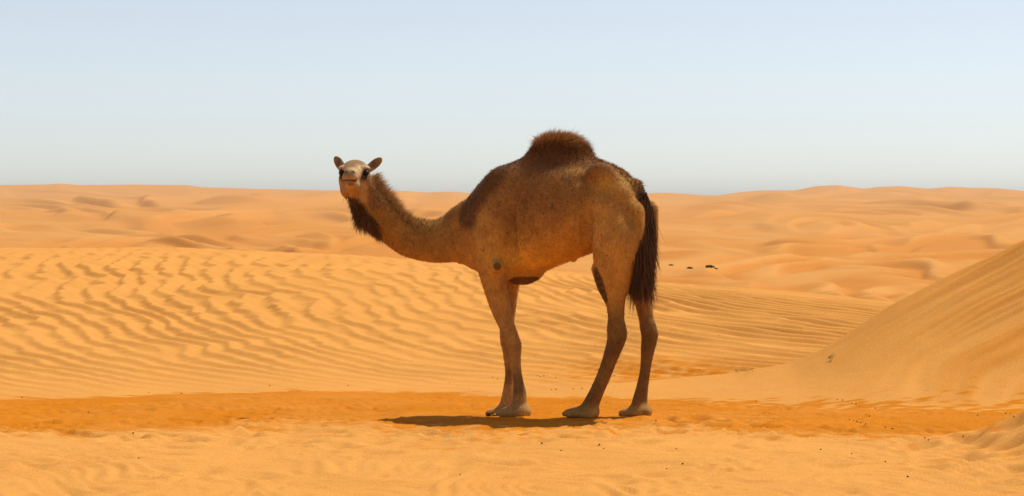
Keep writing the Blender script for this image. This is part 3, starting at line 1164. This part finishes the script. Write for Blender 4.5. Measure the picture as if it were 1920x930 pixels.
# head
hx = (bco - HC) @ HX
hy = (bco - HC) @ HY
hz = (bco - HC) @ HZ
hd = np.sqrt((hx - .08) ** 2 + (hy * 1.3) ** 2 + (hz + .03) ** 2)
headm = smooth(.30, .25, hd) * smooth(-.20, -.12, hx) * smooth(-.24, -.19, hz)
col = mixc(col, (0.21, 0.12, 0.045), .75 * np.exp(-((hy - .15) / .05) ** 2 - ((hz + .06) / .11) ** 2))
col = mixc(col, (0.47, 0.28, 0.115), headm)


def hblob(x, y, z, r, sy=True):
    yy = np.abs(hy) if sy else hy
    return np.exp(-((hx - x) ** 2 + (yy - y) ** 2 + (hz - z) ** 2) / r ** 2)


col = mixc(col, (0.24, 0.135, 0.06), headm * .9 * smooth(.020, .055, hz) * smooth(.12, .04, hx))
col = mixc(col, (0.07, 0.035, 0.02), 1.2 * hblob(.035, .098, -.008, .046) + .95 * hblob(.06, .078, -.035, .036))
col = mixc(col, (0.70, 0.50, 0.26), .9 * hblob(.065, .052, .028, .026) + .8 * hblob(.02, .10, .043, .026) + .6 * hblob(.14, .055, -.05, .04) + .5 * hblob(-.02, .105, -.06, .03))  # brow and cheek highlights painted into the coat colour
col = mixc(col, (0.17, 0.11, 0.065), .85 * hblob(.29, .0, -.035, .05) + .8 * hblob(.10, .0, .035, .028))
col = mixc(col, (0.10, 0.062, 0.045), .85 * hblob(.285, .0, -.098, .032))
col = mixc(col, (0.035, 0.018, 0.012), 1.1 * hblob(.302, .022, -.022, .016) + .9 * np.exp(-((hz + .080) / .006) ** 2) * (hx > .2) * (np.abs(hy) < .06))
col = mixc(col, (0.14, 0.08, 0.045), .85 * smooth(.095, .12, np.abs(hy)) * smooth(.025, .05, hz) * (hx < .0) * headm)
col = mixc(col, (0.35, 0.20, 0.07), .6 * headm * smooth(-.10, -.15, hz))
# throat, dark
col = mixc(col, (0.16, 0.085, 0.036), .8 * blob(676, 405, .08, .09))

camel = bpy.data.objects.new('camel', None)
COL.objects.link(camel)
camel.empty_display_size = 0.3
camel.location = tuple(ORG)
camel.rotation_euler = (0, 0, math.pi - YAW)
tag(camel, 'brown one-humped camel standing side-on with its head turned to the camera', 'camel')
bme = raw_mesh('body', bco, bq)
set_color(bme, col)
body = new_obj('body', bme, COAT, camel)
bn = np.empty(len(bme.vertices) * 3, dtype=np.float32)
bme.vertex_normals.foreach_get('vector', bn)
bn = bn.reshape(-1, 3)


def ball_mesh(name, r, seg=16, rings=10, scale=(1, 1, 1)):
    vs, fs = [], []
    for i in range(rings + 1):
        a = math.pi * i / rings
        for j in range(seg):
            t = 2 * math.pi * j / seg
            vs.append((r * scale[0] * math.sin(a) * math.cos(t), r * scale[1] * math.sin(a) * math.sin(t), r * scale[2] * math.cos(a)))
    for i in range(rings):
        for j in range(seg):
            fs.append((i * seg + j, (i + 1) * seg + j, (i + 1) * seg + (j + 1) % seg, i * seg + (j + 1) % seg))
    m = bpy.data.meshes.new(name)
    m.from_pydata(vs, [], fs)
    m.update()
    for p in m.polygons:
        p.use_smooth = True
    return m


em = ball_mesh('eye', 0.021)
em.materials.append(EYE)
for s_ in (1, -1):
    o = new_obj('eye', em, None, camel)
    o.location = hp(.034, s_ * .094, -.006)
nm = ball_mesh('toenail', 0.024, 12, 8, (1.0, .75, .8))
nm.materials.append(NAIL)
for c, dr in TOE:
    o = new_obj('toenail', nm, None, camel)
    o.location = c
    o.rotation_euler = (0, 0.35, math.atan2(dr[1], dr[0]))


# ------------------------------------------------------------------ hair
def strands(name, roots, dirs, length, width, color, sag=(0, 0, -0.3), nseg=3, jit=0.25, vary=0.25, label=None, wave=0.0):
    n = len(roots)
    dirs = dirs + jit * rng.standard_normal((n, 3))
    dirs /= np.linalg.norm(dirs, axis=1)[:, None]
    length = np.broadcast_to(length, (n,)) * rng.uniform(0.65, 1.25, n)
    width = np.broadcast_to(width, (n,)) * rng.uniform(0.7, 1.3, n)
    side = np.cross(dirs, rng.standard_normal((n, 3)))
    side /= np.linalg.norm(side, axis=1)[:, None] + 1e-9
    bend = rng.standard_normal((n, 3)) * wave
    vs = np.empty((n, nseg + 1, 2, 3), dtype=np.float32)
    for i in range(nseg + 1):
        t = i / nseg
        p = roots + dirs * (length * t)[:, None] + (np.array(sag)[None] + bend) * (length * t * t)[:, None]
        w = (width * (1 - t) ** 0.75 + 0.0003)[:, None] * 0.5
        vs[:, i, 0] = p - side * w
        vs[:, i, 1] = p + side * w
    base = (np.arange(n) * (nseg + 1) * 2)[:, None, None]
    k = (np.arange(nseg) * 2)[None, :, None]
    q_ = base + k + np.array([0, 1, 3, 2])[None, None, :]
    m = raw_mesh(name, vs.reshape(-1, 3), q_.reshape(-1, 4))
    c = np.broadcast_to(color, (n, 3)) * rng.uniform(1 - vary, 1 + vary, (n, 1))
    tipf = np.linspace(0.85, 1.2, nseg + 1)[None, :, None, None]
    cc = np.broadcast_to(c[:, None, None, :] * tipf, (n, nseg + 1, 2, 3)).reshape(-1, 3)
    set_color(m, cc)
    o = new_obj(name, m, HAIR, camel)
    o['kind'] = 'stuff'
    if label:
        o['label'] = label
    return o


def pick(mask, n):
    w = np.where(mask > 0, mask, 0).astype(float)
    return rng.choice(len(bco), n, p=w / w.sum())


def jitter(p, s=0.004):
    return p + rng.uniform(-s, s, p.shape)


# hump
ch = P(1046, 275, 0)
mk = smooth(.26, .10, np.abs(u_ - ch[0] + .015)) * smooth(Z_(306), Z_(272), z_)
i = pick(mk, 6500)
rt = bco[i]
dr = bn[i] * 0.55 + np.stack([(rt[:, 0] - ch[0]) * 5.0, rt[:, 1] * 1.5, np.full(len(i), .30)], 1)
topz = smooth(Z_(290), Z_(262), rt[:, 2])
strands('hump_hair', jitter(rt) - bn[i] * .01, dr, .035 + .045 * topz, .0032, np.array([.30, .125, .034]) * (0.45 + .75 * topz[:, None]), sag=(-.25, 0, -.25), nseg=4, jit=.28, wave=.15,
        label='tuft of reddish brown hair on top of the hump')
# back line
bl = smooth(.10, .03, np.abs(v_)) * (bn[:, 2] > .35) * (u_ < U_(880)) * (u_ > U_(1205)) * (z_ > Z_(400))
i = pick(bl, 3600)
dr = bn[i] * .7 + np.array([-.25, 0, .45])
strands('back_hair', jitter(bco[i]) - bn[i] * .006, dr, .028, .0032, (.20, .085, .028), sag=(-.3, 0, -.2), jit=.35, vary=.4)
# mane along the neck
mn = (u_ > U_(850)) * (bn[:, 2] > .40) * (((hy > .13) & (hz < .0)) | (hy > .20))
c0 = U_(800)
i = pick(mn * (0.25 + smooth(U_(835), U_(780), u_)), 4200)
ln_ = .020 + .050 * smooth(U_(830), U_(745), u_[i])
strands('neck_mane', jitter(bco[i]) - bn[i] * .008, bn[i] * .7 + np.array([.05, 0, .5]), ln_, .0032, (.34, .17, .055), sag=(-.35, 0, -.15), jit=.3, vary=.4, nseg=4, wave=.15)
# loose wool behind the head
nk = smooth(.16, .06, np.sqrt((u_ - P(708, 362, .22)[0]) ** 2 + (z_ - Z_(362)) ** 2)) * (hy > .10) * (hz < -.005)
i = pick(nk, 2600)
strands('nape_wool', jitter(bco[i]) - bn[i] * .006, bn[i] * .6 + np.array([-.35, 0, -.35]), .042, .003, (.46, .26, .09), sag=(0, 0, -.4), jit=.35, vary=.4, nseg=4, wave=.2)
# beard
b0, b1 = P(668, 388, .27), P(704, 428, .19)
bb_ = b1 - b0
tb_ = np.clip(((u_ - b0[0]) * bb_[0] + (z_ - b0[2]) * bb_[2]) / (bb_[0] ** 2 + bb_[2] ** 2), 0, 1)
db_ = np.sqrt((u_ - b0[0] - bb_[0] * tb_) ** 2 + (z_ - b0[2] - bb_[2] * tb_) ** 2)
i = pick(smooth(.105, .02, db_) * (hx < .05) * (hz < -.18), 5200)
lt = tb_[i]
strands('throat_beard', jitter(bco[i]) - bn[i] * .006, bn[i] * .45 + np.array([-.12, 0, -.8]), .042 + .036 * np.sin(lt * 3.14), .0034,
        np.array([.21, .098, .030]) * (0.45 + 0.6 * rng.random((len(i), 1))), sag=(-.15, 0, -.3), jit=.32, vary=.4, nseg=4, wave=.16,
        label='long dark brown hair under the throat')
# tail
n = 5200
tl_ = spline([(*P(1200, 362, .03), 0), (*P(1207, 405, .05), 0), (*P(1205, 450, .07), 0), (*P(1202, 490, .08), 0), (*P(1203, 525, .08), 0)], 30)[:, :3]
ti = rng.integers(0, len(tl_), n)
tfrac = ti / len(tl_)
ang = rng.uniform(0, 6.283, n)
wdt = .052 + .042 * np.sin(np.clip(tfrac, 0, 1) * 2.6)
rt = tl_[ti] + np.stack([np.cos(ang) * wdt * rng.random(n) ** .5, np.sin(ang) * wdt * 1.2 * rng.random(n) ** .5, rng.uniform(-.02, .02, n)], 1)
strands('tail_hair', rt, np.stack([np.cos(ang) * .10, np.sin(ang) * .10, np.full(n, -1.0)], 1), .14 + .08 * rng.random(n), .0042,
        np.array([.12, .050, .018]) * (0.35 + 1.1 * rng.random((n, 1))), sag=(0, 0, -.1), jit=.08, vary=.3, nseg=4, wave=.10,
        label='long dark brown tail hair hanging to the hocks')
# short coat over the whole animal
ok = (hd > .36) | (hx < -.12)
ok = ok & (z_ > .25)
i = pick(ok * (0.5 + smooth(Z_(560), Z_(420), z_)), 60000)
lay = np.array([-.75, 0, -.65])
dr = bn[i] * .42 + lay - bn[i] * (bn[i] @ lay)[:, None]
strands('short_coat', jitter(bco[i], .003) - bn[i] * .001, dr, .013 + .006 * smooth(Z_(440), Z_(330), z_[i]), .0021, col[i] * 0.92, sag=(0, 0, -.1), jit=.22, vary=.32, nseg=2)

# ------------------------------------------------------------------ small things on the sand
GXf, GDf = gx, gd


def sand_top(x, d):
    a = np.array([x])
    b_ = np.array([d])
    zs = [ground_h(a, b_)[0]]
    if -10 < x < 10 and 16.0 < d < 40:
        zs.append(ripple_dune_h(a, b_)[0][0])
    if -0.45 < x < 10 and d > foot_d(x) - .05:
        zs.append(steep_dune_h(a, b_)[0][0])
    return max(zs)


def hit(px, py, lo=9.5, hi=30.0):
    """first point where the pixel's ray meets the sand"""
    prev = None
    for d in np.arange(lo, hi, 0.04):
        p = at_dist(px, py, d)
        h = sand_top(p[0], d)
        if p[2] <= h:
            return np.array([p[0], d - CAM_D, h])
    return None


pel = []
for s in range(3):
    m = ball_mesh('dung_pellet', 0.0046 + .0010 * s, 8, 6, (1.0, .8, .7))
    for v in m.vertices:
        v.co *= random.uniform(.9, 1.1)
    m.materials.append(DUNG)
    pel.append(m)
SPOTS = [(843, 718), (924, 709), (933, 711), (1008, 705), (1013, 707), (1020, 706), (1026, 706), (1034, 732), (1042, 733), (1042, 708), (1075, 730),
         (1091, 729), (1147, 702), (1152, 705), (1186, 763), (1312, 697), (1230, 792), (41, 747), (188, 762), (250, 813), (340, 739), (279, 738),
         (166, 774), (260, 862), (1268, 843), (1418, 754), (1539, 844), (1597, 853), (1660, 870), (1702, 895), (1601, 789), (1607, 791), (1614, 794),
         (1623, 795), (1593, 789), (1660, 802), (1672, 805), (1674, 807), (1734, 822), (1741, 826), (1624, 780), (1630, 781), (1901, 785), (1833, 780),
         (1886, 777), (1894, 776), (1806, 827), (1580, 752), (1590, 757), (1597, 758), (1605, 759), (1611, 763), (1570, 751), (1641, 767), (1348, 631),
         (1116, 648), (1016, 833), (1132, 842), (1124, 836), (1052, 846), (863, 893), (955, 895), (1280, 873), (1250, 880), (653, 725), (505, 724)]
for k, (px, py) in enumerate(SPOTS):
    h = hit(px, py)
    if h is None:
        continue
    o = new_obj('dung_pellet', pel[k % 3])
    o.location = (h[0], h[1], h[2] + .003)
    o.rotation_euler = (0, 0, random.uniform(0, 6.28))
    dd_ = h[1] + CAM_D
    if h[0] > 2.2 and 13.0 < dd_ < 17:
        lg = ('small dark dung pellet lying along the toe of the smooth steep slope', 'dung pellets along the toe of the steep slope')
    elif dd_ > 16.1:
        lg = ('small dark dung pellet on the foot of the rippled dune', 'dung pellets on the foot of the rippled dune')
    elif dd_ > 13.2:
        lg = ('small dark dung pellet in the red-orange trough where the camel stands', 'dung pellets in the red-orange trough')
    else:
        lg = ('small dark dung pellet on the pale sand bordering the red-orange trough', 'dung pellets on the pale sand')
    tag(o, lg[0], 'pellet', lg[1])


def leaf_tuft(name, parent, mat, n, spread, height, lw, ll, seed, flat=0.0):
    g = np.random.default_rng(seed)
    vs, fs = [], []
    for _ in range(n):
        a = g.uniform(0, 6.283)
        r = spread * math.sqrt(g.random())
        x, y = r * math.cos(a), r * math.sin(a)
        z = height * g.random() * (1 - .5 * (r / spread) ** 2)
        d = np.array([math.cos(a) * (.6 + flat), math.sin(a) * (.6 + flat), .8 - flat * .6]) + .4 * g.standard_normal(3)
        d /= np.linalg.norm(d)
        s = np.cross(d, g.standard_normal(3))
        s /= np.linalg.norm(s)
        L, w = ll * g.uniform(.6, 1.3), lw * g.uniform(.6, 1.3)
        p = np.array([x, y, z])
        b_ = len(vs)
        vs += [p, p + d * L * .5 + s * w, p + d * L, p + d * L * .5 - s * w]
        fs.append((b_, b_ + 1, b_ + 2, b_ + 3))
    m = bpy.data.meshes.new(name)
    m.from_pydata([tuple(v) for v in vs], [], fs)
    m.update()
    o = new_obj(name, m, mat, parent)
    return o


def stem(parent, mat, h, r):
    m = bpy.data.meshes.new('stem')
    vs, fs = [], []
    for i, (z, rr_) in enumerate(((-.03 * h - .01, r), (h * .5, r * .7), (h, r * .3))):
        for j in range(6):
            t = j * math.pi / 3
            vs.append((rr_ * math.cos(t) + .1 * h * i * .3, rr_ * math.sin(t), z))
    for i in range(2):
        for j in range(6):
            fs.append((i * 6 + j, i * 6 + (j + 1) % 6, (i + 1) * 6 + (j + 1) % 6, (i + 1) * 6 + j))
    m.from_pydata(vs, [], fs)
    m.update()
    return new_obj('stem', m, mat, parent)


# green sprig on the steep dune, and the pale tuft at its toe
for (px, py, nm_, lab_, h_, sprd, n_, flat) in (
        (1560, 677, 'desert_sprig', 'tiny green sprig growing on the smooth steep slope', .045, .018, 14, 0.0),
        (1400, 698, 'grass_tuft', 'thin patch of pale green grass blades at the toe of the steep slope', .022, .10, 34, 0.9)):
    h = hit(px, py)
    if h is None:
        continue
    e = bpy.data.objects.new(nm_, None)
    COL.objects.link(e)
    e.location = tuple(h - np.array([0, 0, .003]))
    tag(e, lab_, 'plant')
    stem(e, SPRIG, h_, .003)
    leaf_tuft('leaves', e, SPRIG, n_, sprd, h_, .004, .035, px, flat)['kind'] = 'stuff'

# far shrubs on the plain between the rippled dune and the far dunes
FXs, FZs = FX, FZ


def far_h(x, d):
    a = math.atan2(x, d)
    qd = (math.log(d) - ld[0]) / (ld[1] - ld[0])
    qa = np.interp(a, az, np.arange(len(az)))
    i_, j_ = int(qd), int(qa)
    fi, fj = qd - i_, qa - j_
    return (FZ[i_, j_] * (1 - fi) * (1 - fj) + FZ[i_ + 1, j_] * fi * (1 - fj) + FZ[i_, j_ + 1] * (1 - fi) * fj + FZ[i_ + 1, j_ + 1] * fi * fj)


for k, (px, py, wpx, lab_) in enumerate(((1258, 498, 9, 'small dark shrub standing alone on the far sand plain'),
                                         (1293, 504, 12, 'low dark shrub on the far plain, second from the camel'),
                                         (1331, 502, 17, 'widest of the dark shrubs on the far sand plain'),
                                         (1342, 505, 8, 'tiny dark bush beside the widest far shrub'))):
    for d in np.arange(40, 900, 0.5):
        p = at_dist(px, py, d)
        if p[2] <= far_h(p[0], d):
            break
    e = bpy.data.objects.new('desert_shrub', None)
    COL.objects.link(e)
    e.location = (p[0], p[1], far_h(p[0], d) - .02)
    tag(e, lab_, 'shrub', 'dark shrubs on the far plain')
    w = wpx * d / FPX / 2
    stem(e, DUNG, w * .7, w * .06)
    leaf_tuft('foliage', e, SHRUB, 260, w * .9, w * .55, w * .10, w * .28, 50 + k)['kind'] = 'stuff'

# ------------------------------------------------------------------ dusty air round the whole scene
hm = bpy.data.meshes.new('haze')
x0, x1, y0, y1, z0, z1 = -9000, 9000, -1200, 9000, -10.5, 24.0
hm.from_pydata([(x0, y0, z0), (x1, y0, z0), (x1, y1, z0), (x0, y1, z0), (x0, y0, z1), (x1, y0, z1), (x1, y1, z1), (x0, y1, z1)], [],
               [(3, 2, 1, 0), (4, 5, 6, 7), (0, 1, 5, 4), (1, 2, 6, 5), (2, 3, 7, 6), (3, 0, 4, 7)])
hm.update()
HZ = bpy.data.materials.new('haze_air')
n, l = nodes_of(HZ)
n.remove(n['Principled BSDF'])
pv = n.new('ShaderNodeVolumePrincipled')
pv.inputs['Color'].default_value = (0.95, 0.93, 0.90, 1)
pv.inputs['Density'].default_value = 0.00011
pv.inputs['Anisotropy'].default_value = 0.2
l.new(pv.outputs[0], n['Material Output'].inputs['Volume'])
hz_o = new_obj('haze', hm, HZ)
tag(hz_o, 'thin pale dust haze in the air over the dunes', 'haze', kind='stuff')
